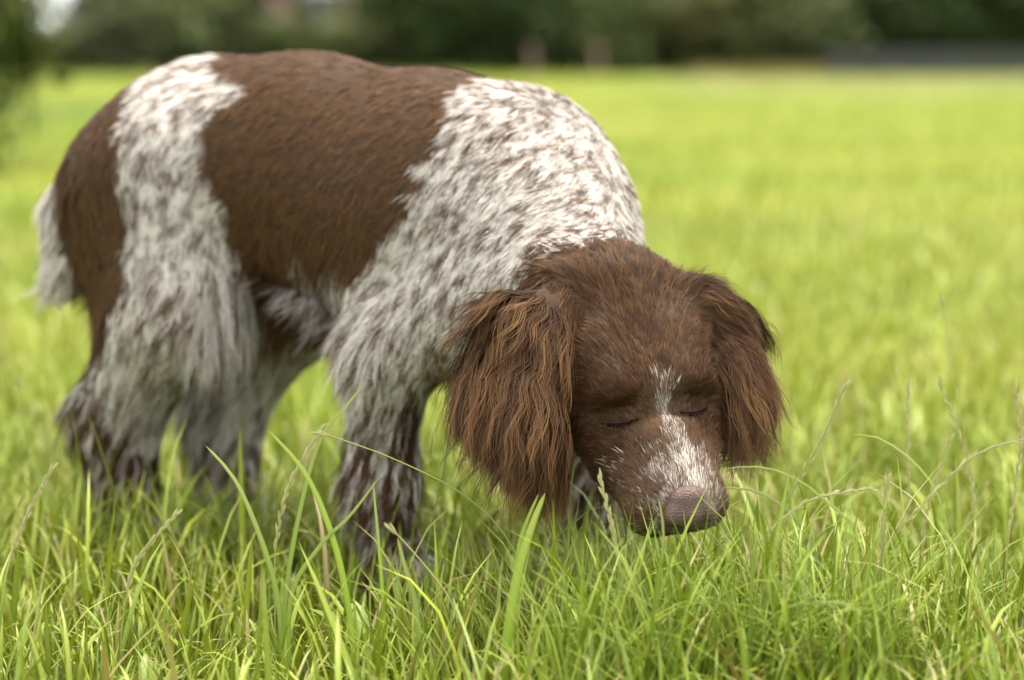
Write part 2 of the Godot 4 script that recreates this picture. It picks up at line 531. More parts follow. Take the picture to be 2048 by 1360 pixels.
func make_dog() -> void:
	make_bones()
	var dog_node := base("spaniel", Vector3.ZERO)
	tag(dog_node, "liver and white spaniel with long wavy ears sniffing down into the grass", "dog")
	var verts := PackedVector3Array()
	var index := PackedInt32Array()
	surface_net(body_bones, 0.011, verts, index)
	var body_count := verts.size()
	surface_net(head_bones, 0.004, verts, index)
	var normals := mesh_normals(verts, index)
	print("skin ", verts.size(), " at ", Time.get_ticks_msec())
	# what the hair does at each vertex
	var n := verts.size()
	var flows := PackedVector3Array()
	var hair := PackedFloat32Array()
	var lift := PackedFloat32Array()
	var wave := PackedFloat32Array()
	var kinds := PackedStringArray()
	var colors := PackedColorArray()
	flows.resize(n)
	hair.resize(n)
	lift.resize(n)
	wave.resize(n)
	kinds.resize(n)
	colors.resize(n)
	var near_top := head_bones[head_bones.size() - 6].a
	var far_top := head_bones[head_bones.size() - 5].a
	for i in n:
		var p := verts[i]
		var best := 1e6
		var list := body_bones if i < body_count else head_bones
		var ds := PackedFloat32Array()
		var top: Bone
		for b in list:
			var d := 1e5 if b.cut else bone_distance(b, p)
			ds.append(d)
			if d < best:
				best = d
				top = b
		var wsum := 0.0
		var fl := Vector3.ZERO
		var hl := 0.0
		var li := 0.0
		var wa := 0.0
		for j in list.size():
			var d := ds[j] - best
			if d < 0.06:
				var w := exp(-d / 0.012)
				wsum += w
				fl += list[j].flow * w
				hl += list[j].hair * w
				li += list[j].lift * w
				wa += list[j].wave * w
		kinds[i] = top.tag
		hl /= wsum
		var nn := normals[i]
		var q := in_dog(p)
		if top.tag.begins_with("ear"):
			var from := near_top if top.tag == "ear_near" else far_top
			var out := p - from
			fl = Vector3(0, -1, 0) * (0.15 + 5.0 * out.length()) + (out + Vector3(0, -0.015, 0)).normalized() * 0.9
			fl += head_l * (-0.6 if top.tag == "ear_near" else 0.6) * smoothstep(0.08, 0.0, out.length())
			var end_y := 0.168 + maxf(0.0, 0.02 - p.x) * 1.1 + maxf(0.0, p.x - 0.03) * 0.8 if top.tag == "ear_near" else 0.196
			hl = clampf((p.y - end_y) * 1.1 + 0.012, 0.03, 0.115)
			hl = minf(hl, 0.028 + 0.9 * out.length())
		elif i >= body_count:
			var h := in_head(p)
			var outer := smoothstep(0.045, 0.075, absf(h.x))
			fl = -head_f * (1.0 - 0.9 * outer) + head_l * h.x * 14.0 - head_u * (0.4 if h.z < -0.03 else 0.0) + Vector3(0, -1.2, 0) * outer
			if h.y > 0.02:
				fl = -head_f + head_l * h.x * 10.0 - head_u * smoothstep(0.02, 0.05, absf(h.x)) * 0.6
		else:
			# longer hair on the underline, behind the legs and on the breech
			var under := smoothstep(0.2, 0.8, -nn.y)
			var rear := smoothstep(0.1, 0.8, -nn.dot(DOG_FORWARD))
			if top.tag in ["back", "belly", "chest", "rump"]:
				hl += under * 0.05
				fl += Vector3(0, -1, 0) * under * 2.0
			if q.x > -0.32 and q.x < -0.2 and q.y < 0.37 and q.y > 0.25 and q.z > -0.02 and top.tag in ["back", "belly", "thigh"]:
				hl = maxf(hl, 0.07 * smoothstep(0.37, 0.32, q.y))
				fl += Vector3(0, -1.5, 0)
			if top.tag in ["thigh", "buttock"]:
				hl += 0.004 * smoothstep(0.36, 0.28, q.y)
			if q.x < -0.085 and q.x > -0.25 and q.y > 0.17 and q.y < 0.34 and top.tag in ["shoulder", "foreleg", "belly", "chest"]:
				hl = maxf(hl, 0.055)
				fl += dog_dir(-0.5, -0.6, 0.0)
			if top.tag in ["foreleg", "gaskin", "hock", "buttock", "tail"]:
				hl += rear * (0.035 if top.tag != "tail" else 0.012)
				fl += DOG_FORWARD * -0.6 * rear
		var lie := (fl.normalized() - nn * fl.normalized().dot(nn))
		if lie.length() < 0.5:
			var over := Vector3(0.75, -0.1, 0.66) if top.tag == "ear_far" or (i >= body_count and in_head(p).x > 0.0) else Vector3(-0.5, -0.1, 0.87)
			lie += (over - nn * over.dot(nn)) * (0.5 - lie.length()) * 2.0
		flows[i] = lie.normalized()
		hair[i] = hl
		lift[i] = li / wsum
		wave[i] = wa / wsum
		var share := liver_share(p, top.tag)
		colors[i] = WHITE.lerp(LIVER.lerp(LIVER_DARK, 0.4), sqrt(share))
	var skin := tinted(0.7, 0.3)
	put("body", array_mesh(verts, normals, colors, index, skin), dog_node)
	print("hair fields ", Time.get_ticks_msec())

	# ---- the coat
	var sets := {}
	for k in ["coat_fur", "head_fur", "ear_near", "ear_far", "tail_hair", "leg_hair"]:
		sets[k] = Ribbons.new()
	rng.seed = 11
	for t in range(0, index.size(), 3):
		var ia := index[t]
		var ib := index[t + 1]
		var ic := index[t + 2]
		var pa := verts[ia]
		var pb := verts[ib]
		var pc := verts[ic]
		var area := (pb - pa).cross(pc - pa).length() * 0.5
		var what := kinds[ia]
		var nn := (normals[ia] + normals[ib] + normals[ic]).normalized()
		var density := 54000.0
		var strands := 6
		var width := 0.0006
		var levels := 3
		var into := "coat_fur"
		var radius := 0.0048
		match what:
			"head":
				density = 105000.0
				strands = 6
				width = 0.00055
				radius = 0.0035
				into = "head_fur"
			"muzzle", "eyelid":
				density = 190000.0
				strands = 6
				width = 0.00042
				radius = 0.0025
				into = "head_fur"
			"ear_near", "ear_far":
				density = 42000.0
				strands = 13
				width = 0.00058
				radius = 0.0065
				levels = 9
				into = what
			"tail":
				into = "tail_hair"
				levels = 5
			"foreleg", "hock", "gaskin", "paw":
				into = "leg_hair"
				levels = 4
				density = 34000.0
				strands = 7
		if nn.dot(DOG_SIDE) < -0.35 and into != "head_fur" and not what.begins_with("ear"):
			density *= 0.45
		if hair[ia] < 0.024 and levels == 3:
			levels = 2
		if hair[ia] > 0.038 and levels < 5:
			levels = 5
		var want := area * density
		var count := int(want) + (1 if rng.randf() < want - int(want) else 0)
		for c in count:
			var u := rng.randf()
			var v := rng.randf()
			if u + v > 1.0:
				u = 1.0 - u
				v = 1.0 - v
			var w := 1.0 - u - v
			var root := pa * w + pb * u + pc * v
			if what == "muzzle" and root.distance_squared_to(hd(0, 0.098, -0.026)) < 0.0003:
				continue
			if what == "eyelid" or what == "head" or what == "muzzle":
				var bare := false
				for lp in lid_line:
					if lp.distance_squared_to(root) < 0.000007:
						bare = true
						break
				if bare:
					continue
			var share := liver_share(root, what)
			tuft(sets[into], root, (normals[ia] * w + normals[ib] * u + normals[ic] * v).normalized(), (flows[ia] * w + flows[ib] * u + flows[ic] * v).normalized(), (hair[ia] * w + hair[ib] * u + hair[ic] * v), lift[ia], wave[ia], what, share, strands, width, levels, radius)
	var fur := tinted(0.48, 0.2, Color(0.3, 0.3, 0.3))
	for k in sets:
		var r: Ribbons = sets[k]
		print(k, " ", r.i.size() / 3, " at ", Time.get_ticks_msec())
		var called: String = {"ear_near": "ear_hair", "ear_far": "ear_hair"}.get(k, k)
		put(called, array_mesh(r.v, r.n, r.c, r.i, fur), dog_node, "stuff")
	make_face(dog_node)


func tuft(r: Ribbons, root: Vector3, nn: Vector3, flow: Vector3, length: float, lift: float, wave: float, what: String, share: float, strands: int, width: float, levels: int, radius: float) -> void:
	var ear := what.begins_with("ear")
	var side := nn.cross(flow)
	# neighbouring locks swing together
	var swing := noise_flow.get_noise_3d(root.x, root.y, root.z) * (0.6 if not ear else 0.45) + rng.randf_range(-0.22, 0.22)
	var len := length * rng.randf_range(0.65, 1.25)
	var phase := noise_edge.get_noise_3d(root.x, root.y, root.z) * 4.0 + rng.randf() * (0.9 if ear else 2.5)
	var turns := len / (rng.randf_range(0.038, 0.06) if ear else 0.03) * TAU
	var sag := 0.5 if length > 0.03 else 0.1
	var short := length < 0.016
	var pos := root - nn * (0.0002 if short else 0.001)
	var pts := PackedVector3Array()
	var tans := PackedVector3Array()
	var seg := len / levels
	var up0 := lift * (1.0 + 0.9 * noise_tick.get_noise_3d(root.z * 0.8, root.x * 0.8, root.y * 0.8)) * rng.randf_range(0.6, 1.4) + (0.1 if what == "neck" else 0.0) * rng.randf()
	for j in levels + 1:
		var t := float(j) / levels
		var d := flow + nn * up0 * (1.0 - (0.6 if short else 1.4) * t) + side * (swing * (0.6 + 0.6 * t) + wave * 1.4 * sin(phase + turns * t)) + nn * wave * 0.5 * cos(phase * 1.3 + turns * t) + Vector3(0, -sag * t, 0) - (nn * 0.55 * t * t if ear else Vector3.ZERO)
		d = d.normalized()
		pts.append(pos)
		tans.append(d)
		pos += d * seg
	var k := rng.randf()
	var tone := hair_color(share, k)
	if what == "muzzle":
		tone = tone.lerp(ROAN, 0.55 if share > 0.42 else 0.25)
	tone = tone * rng.randf_range(0.8, 1.2)
	if share > 0.9 and what in ["back", "rump", "belly", "thigh", "buttock"]:
		tone = tone.lerp(Color(0.150, 0.084, 0.046), 0.5)   # the faded saddle
	# sun-bleached ends on the liver hair of the ears and a few locks of the coat
	var bleach := 0.0
	if share > 0.9:
		bleach = (rng.randf() * 0.7 if ear else rng.randf() * 0.55)
		if what == "head":
			bleach = rng.randf() * rng.randf() * 1.1
		if ear and rng.randf() < 0.27:
			bleach = 1.0
	for s in strands:
		var ang := rng.randf() * TAU
		var rr := radius * sqrt(rng.randf())
		var off := (side * cos(ang) + flow * sin(ang)) * rr
		var spread := rng.randf_range(0.15, 0.75) if rng.randf() < 0.85 else 1.3
		var stretch := rng.randf_range(0.75, 1.1)
		var roll := rng.randf_range(-0.7, 0.7)
		var c0 := tone
		if share > 0.05 and share < 0.93 and rng.randf() < 0.6:
			c0 = hair_color(share, rng.randf())
		c0 = c0 * rng.randf_range(0.85, 1.15)
		c0.a = 1.0
		var c1 := c0.lerp(LIVER_TAN, bleach)
		var first := r.v.size()
		var w0 := width * rng.randf_range(0.7, 1.25)
		for j in levels:
			var t := float(j) / levels
			var at := root + (pts[j] - root) * stretch + off * (1.0 - t * (1.0 - spread))
			var sd := (side * cos(roll) + nn * sin(roll)) * w0 * (1.0 - 0.75 * t * t) * 0.5
			var cc := c0.lerp(c1, t)
			r.v.append(at - sd)
			r.v.append(at + sd)
			var bulge := sd.normalized() * 0.6
			r.n.append((nn - bulge).normalized())
			r.n.append((nn + bulge).normalized())
			r.c.append(cc)
			r.c.append(cc)
		r.v.append(root + (pts[levels] - root) * stretch + off * spread)
		r.n.append(nn)
		r.c.append(c1)
		for j in levels - 1:
			var b := first + j * 2
			r.i.append(b)
			r.i.append(b + 1)
			r.i.append(b + 2)
			r.i.append(b + 1)
			r.i.append(b + 3)
			r.i.append(b + 2)
		var e := first + (levels - 1) * 2
		r.i.append(e)
		r.i.append(e + 1)
		r.i.append(e + 2)


func make_face(dog_node: Node3D) -> void:
	# nose leather: a rounded wedge with two nostrils
	var nl: Array[Bone] = []
	for s in [-1.0, 1.0]:
		bone(nl, hd(0.008 * s, 0.090, -0.020), hd(0.0125 * s, 0.100, -0.027), 0.0098, 0.0098, "nose", Vector3.ZERO, 0.0, 0, 0, 0.006)
		bone(nl, hd(0.0125 * s, 0.100, -0.027), hd(0.014 * s, 0.093, -0.039), 0.0095, 0.008, "nose", Vector3.ZERO, 0.0, 0, 0, 0.006)
	bone(nl, hd(0, 0.089, -0.019), hd(0, 0.102, -0.025), 0.0108, 0.0108, "nose", Vector3.ZERO, 0.0, 0, 0, 0.006)
	bone(nl, hd(0, 0.102, -0.028), hd(0, 0.097, -0.048), 0.0098, 0.006, "nose", Vector3.ZERO, 0.0, 0, 0, 0.006)
	var v := PackedVector3Array()
	var i := PackedInt32Array()
	surface_net(nl, 0.0016, v, i)
	# press the nostrils in
	for k in v.size():
		for s in [-1.0, 1.0]:
			var c := hd(0.0165 * s, 0.107, -0.031)
			var d := v[k].distance_to(c)
			if d < 0.0075:
				v[k] -= (head_f - head_l * s * 0.3) * 0.013 * (1.0 - d / 0.0075)
	var leather := plain(Color(0.095, 0.052, 0.043), 0.36, 0.5)
	var bump := NoiseTexture2D.new()
	bump.width = 256
	bump.height = 256
	bump.seamless = true
	bump.as_normal_map = true
	bump.bump_strength = 12.0
	var fn := FastNoiseLite.new()
	fn.noise_type = FastNoiseLite.TYPE_CELLULAR
	fn.frequency = 0.06
	bump.noise = fn
	leather.normal_enabled = true
	leather.normal_texture = bump
	leather.normal_scale = 1.0
	leather.uv1_triplanar = true
	leather.uv1_scale = Vector3.ONE * 40.0
	put("nose", array_mesh(v, mesh_normals(v, i), PackedColorArray(), i, leather), dog_node)
	# closed eyes: the dark line where the lids meet
	for s in 2:
		var el: Array[Bone] = []
		for k in range(1, 7):
			var t := (k - 0.5) / 6.0
			var w := 0.0009 + 0.0010 * sin(t * PI)
			bone(el, lid_line[s * 7 + k - 1], lid_line[s * 7 + k], w, w, "eye", Vector3.ZERO, 0, 0, 0, 0.001)
		var ev := PackedVector3Array()
		var ei := PackedInt32Array()
		surface_net(el, 0.0009, ev, ei)
		var eo := put("eye", array_mesh(ev, mesh_normals(ev, ei), PackedColorArray(), ei, plain(Color(0.012, 0.006, 0.004), 0.9, 0.1)), dog_node)
		eo.set_meta("label", "dark slit of a closed eye")
	# lashes and the dark short hair along the lids
	var lash := Ribbons.new()
	rng.seed = 8
	for s in 2:
		var sx := -1.0 if s == 0 else 1.0
		for k in 70:
			var t := rng.randf() * 5.999
			var p := lid_line[s * 7 + int(t)].lerp(lid_line[s * 7 + int(t) + 1], t - int(t)) - head_f * rng.randf_range(0.0, 0.003)
			var out := (head_f * rng.randf_range(0.5, 1.2) + head_u * rng.randf_range(0.1, 0.6) + head_l * sx * rng.randf_range(-0.2, 0.9)).normalized()
			blade(lash, p, out, -head_u, rng.randf_range(0.003, 0.007), 0.0005, 3, 0.5, LIVER_DARK, LIVER, false, head_u)
	put("eyelashes", array_mesh(lash.v, lash.n, lash.c, lash.i, tinted(0.5, 0.3)), dog_node, "stuff")
	# whiskers
	var r := Ribbons.new()
	rng.seed = 5
	for k in 46:
		var s: float = -1.0 if k % 2 else 1.0
		var root := hd(s * rng.randf_range(0.03, 0.048), rng.randf_range(0.05, 0.1), rng.randf_range(-0.075, -0.045))
		var out := (head_l * s * 0.9 - head_u * 0.3 - head_f * rng.randf_range(-0.1, 0.7) + Vector3(0, rng.randf_range(-0.3, 0.1), 0)).normalized()
		blade(r, root, out, Vector3(0, -1, 0), rng.randf_range(0.02, 0.045), 0.00035, 4, 0.3, Color(0.3, 0.22, 0.16), Color(0.4, 0.32, 0.25), false)
	put("whiskers", array_mesh(r.v, r.n, r.c, r.i, tinted(0.4, 0.5)), dog_node, "stuff")


# One blade: a tapering ribbon that starts along dir and bends towards pull; folded makes a shallow V of it.
func blade(r: Ribbons, root: Vector3, dir: Vector3, pull: Vector3, length: float, width: float, levels: int, bend: float, c0: Color, c1: Color, folded: bool, facing := Vector3.ZERO) -> Vector3:
	var pos := root
	var side := dir.cross(facing if facing != Vector3.ZERO else pull)
	if side.length_squared() < 0.0001:
		side = dir.cross(Vector3(0.3, 0.2, 0.9))
	side = side.normalized()
	var seg := length / levels
	var first := r.v.size()
	var per := 3 if folded else 2
	for j in levels + 1:
		var t := float(j) / levels
		var d := (dir + pull * bend * t * t * 2.0).normalized()
		var nn := side.cross(d).normalized()
		var c := c0.lerp(c1, t)
		if j == levels:
			r.v.append(pos)
			r.n.append(nn)
			r.c.append(c)
			break
		var w := width * 0.5 * (0.75 + 0.5 * t if t < 0.4 else 0.95 * (1.0 - (t - 0.4) * (t - 0.4) / 0.42))
		if folded:
			r.v.append(pos - side * w)
			r.v.append(pos - nn * w * 0.45)
			r.v.append(pos + side * w)
			r.n.append((nn - side * 0.5).normalized())
			r.n.append(nn)
			r.n.append((nn + side * 0.5).normalized())
			r.c.append(c)
			r.c.append(c * 1.08)
			r.c.append(c)
		else:
			r.v.append(pos - side * w)
			r.v.append(pos + side * w)
			r.n.append(nn)
			r.n.append(nn)
			r.c.append(c)
			r.c.append(c)
		pos += d * seg
	for j in levels - 1:
		var b := first + j * per
		for k in per - 1:
			r.i.append(b + k)
			r.i.append(b + k + per)
			r.i.append(b + k + 1)
			r.i.append(b + k + 1)
			r.i.append(b + k + per)
			r.i.append(b + k + per + 1)
	var e := first + (levels - 1) * per
	for k in per - 1:
		r.i.append(e + k)
		r.i.append(e + per)
		r.i.append(e + k + 1)
	return pos


# ---------------------------------------------------------------- ground and grass
func make_ground() -> void:
	var p := PlaneMesh.new()
	p.size = Vector2(500, 500)
	var m := StandardMaterial3D.new()
	var t := NoiseTexture2D.new()
	t.width = 512
	t.height = 512
	t.seamless = true
	var fn := FastNoiseLite.new()
	fn.frequency = 0.03
	fn.fractal_octaves = 5
	t.noise = fn
	var g := Gradient.new()
	g.set_color(0, Color(0.03, 0.026, 0.014).linear_to_srgb())
	g.set_color(1, Color(0.08, 0.10, 0.02).linear_to_srgb())
	t.color_ramp = g
	m.albedo_texture = t
	m.roughness = 1.0
	m.metallic_specular = 0.1
	m.uv1_triplanar = true
	m.uv1_world_triplanar = true
	m.uv1_scale = Vector3.ONE * 1.3
	p.material = m
	var o := put("ground", p, self, "structure")
	tag(o, "mossy soil under the meadow grass", "ground", "", "structure")


func grass_tone(x: float, z: float) -> Color:
	# one sward: yellower and greener patches of it, a darker green strip and a paler one by the fence
	var n := noise_field.get_noise_2d(x * 0.8, z * 1.6)
	var c := Color(0.265, 0.355, 0.032).lerp(Color(0.395, 0.43, 0.060), clampf(0.35 + n * 1.5, 0.0, 1.0))
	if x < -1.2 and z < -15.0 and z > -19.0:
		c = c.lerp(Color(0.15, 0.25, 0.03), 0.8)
	if x > 1.7 and z < -22.0:
		c = c.lerp(Color(0.33, 0.36, 0.13), 0.7)
	return c


func make_grass() -> void:
	var leaf := tinted(0.42, 0.42, Color(0.55, 0.55, 0.2))
	# near: every blade on its own root
	var r := Ribbons.new()
	rng.seed = 3
	var hn := FastNoiseLite.new()
	hn.frequency = 3.2
	hn.seed = 4
	var zone := [[1.30, 3.1, 7200.0, 5, true], [3.1, 7.5, 4800.0, 3, false]]
	for z in zone:
		var d0: float = z[0]
		var d1: float = z[1]
		var wide := func(d: float) -> float: return 0.225 * d + 0.18
		var most: float = wide.call(d1)
		var count := int((d1 - d0) * 2.0 * most * z[2])
		for k in count:
			var d := rng.randf_range(d0, d1)
			var x := rng.randf_range(-most, most)
			if absf(x) > wide.call(d):
				continue
			var root := Vector3(x, 0.0, -d)
			var tall := 0.5 + 0.5 * hn.get_noise_2d(x, d)
			# longer tussocks round the dog's head and legs and to its left
			var clump := 0.6 * exp(-(Vector2(x + 0.42, d - 2.42).length_squared()) / 0.03) + exp(-(Vector2(x - 0.22, d - 1.98).length_squared()) / 0.09) + 0.5 * exp(-(Vector2(x + 0.02, d - 2.55).length_squared()) / 0.05)
			var len := rng.randf_range(0.025, 0.065) + tall * rng.randf() * 0.05 + clump * sqrt(rng.randf()) * 0.13
			var bold := rng.randf() < 0.07
			if bold:
				len += rng.randf_range(0.03, 0.09)
			if d < 1.75:
				len = minf(len, 0.03 + (d - 1.2) * 0.2)
			var ang := rng.randf() * TAU
			var lean := rng.randf() * rng.randf() * 0.9 + 0.05
			var dir := Vector3(cos(ang) * lean, 1.0, sin(ang) * lean).normalized()
			var pull := Vector3(cos(ang + rng.randf_range(-0.6, 0.6)), -rng.randf_range(0.0, 0.8), sin(ang))
			var bend := rng.randf() * rng.randf() * 1.8
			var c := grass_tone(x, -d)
			c = c.lerp(Color(0.085, 0.16, 0.015), sqrt(rng.randf()) * (0.95 if z[4] else 0.3)).lerp(Color(0.36, 0.43, 0.03), rng.randf() * 0.4)
			var tip := c.lerp(Color(0.30, 0.34, 0.09), 0.3)
			var kind := rng.randf()
			if kind < (0.06 if z[4] else 0.02):
				c = Color(0.36, 0.29, 0.13) * rng.randf_range(0.6, 1.1)
				tip = c
			elif kind < 0.13:
				tip = Color(0.40, 0.33, 0.16)
			c.a = 1.0
			tip.a = 1.0
			# do not grow through the dog
			if d > 1.7 and d < 2.9:
				var hit := false
				for t in [0.15, 0.45, 0.75, 1.0]:
					var q: Vector3 = root + (dir + pull * bend * t * t * 0.7).normalized() * len * t
					if (q.y > 0.09 and sdf(head_bones, q) < 0.005) or (absf(in_dog(q).z) < 0.2 and in_dog(q).x < 0.2 and in_dog(q).x > -0.6 and sdf(body_bones, q) < 0.008):
						hit = true
						break
				if hit:
					continue
			blade(r, root, dir, pull, len, rng.randf_range(0.0018, 0.0050) * (1.35 if bold else 1.0) * (1.0 if z[4] else 1.1), z[3], bend, c, tip, z[4])
	# a thick tussock under the dog's chin
	for k in 420:
		var x := rng.randf_range(0.03, 0.30)
		var d := rng.randf_range(1.80, 1.96)
		var ang := rng.randf() * TAU
		var lean := rng.randf() * 0.5
		var c := grass_tone(x, -d).lerp(Color(0.085, 0.16, 0.015), sqrt(rng.randf()) * 0.95)
		blade(r, Vector3(x, 0, -d), Vector3(cos(ang) * lean, 1, sin(ang) * lean * 0.5).normalized(), Vector3(cos(ang), -0.5, sin(ang) * 0.4), rng.randf_range(0.11, 0.20), rng.randf_range(0.0018, 0.0045), 6, rng.randf() * rng.randf() * 1.6, c, c.lerp(Color(0.34, 0.40, 0.08), 0.3), true)
	print("near grass ", r.i.size() / 3, " at ", Time.get_ticks_msec())
	var o := put("meadow_grass", array_mesh(r.v, r.n, r.c, r.i, leaf), self)
	tag(o, "fresh green meadow grass growing round the dog's paws", "grass", "", "stuff")
	# far: turfs of blades set over the field
	var turf := Ribbons.new()
	rng.seed = 9
	for k in 420:
		var ang := rng.randf() * TAU
		var lean := rng.randf() * 0.7
		var len := rng.randf_range(0.04, 0.10)
		var tone := rng.randf_range(0.75, 1.2)
		var c := Color(tone, tone, tone)
		blade(turf, Vector3(rng.randf_range(-0.3, 0.3), 0, rng.randf_range(-0.3, 0.3)), Vector3(cos(ang) * lean, 1, sin(ang) * lean).normalized(), Vector3(cos(ang), -0.3, sin(ang)), len, rng.randf_range(0.004, 0.007), 2, rng.randf(), c, c, false)
	var mm := MultiMesh.new()
	mm.transform_format = MultiMesh.TRANSFORM_3D
	mm.use_colors = true
	mm.mesh = array_mesh(turf.v, turf.n, turf.c, turf.i, leaf)
	var places: Array[Transform3D] = []
	var tones: Array[Color] = []
	var d := 7.2
	while d < 38.0:
		var grow := 1.0 if d < 14.0 else 1.0 + (d - 14.0) * 0.05
		var step := 0.42 * grow
		var half := 0.42 * d + 1.8
		var x := -half
		while x < half:
			var at := Vector3(x + rng.randf_range(-0.15, 0.15), 0.0, -d + rng.randf_range(-0.15, 0.15))
			places.append(Transform3D(Basis(Vector3.UP, rng.randf() * TAU).scaled(Vector3(grow, rng.randf_range(0.8, 1.2), grow)), at))
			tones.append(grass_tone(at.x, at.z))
			x += step
		d += step
	# the same turf beside the single blades near the dog
	d = 1.2
	while d < 7.3:
		var x := 0.225 * d + 0.35
		while x < 0.42 * d + 1.8:
			for s in [-1.0, 1.0]:
				places.append(Transform3D(Basis(Vector3.UP, rng.randf() * TAU), Vector3(s * x, 0, -d)))
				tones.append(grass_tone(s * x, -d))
			x += 0.33
		d += 0.33
	mm.instance_count = places.size()
	for k in places.size():
		mm.set_instance_transform(k, places[k])
		mm.set_instance_color(k, tones[k])
	var mi := MultiMeshInstance3D.new()
	mi.name = "field_grass"
	mi.multimesh = mm
	add_child(mi)
	tag(mi, "yellow-green open field of short grass behind the dog", "grass", "", "stuff")
	print("turfs ", places.size(), " at ", Time.get_ticks_msec())


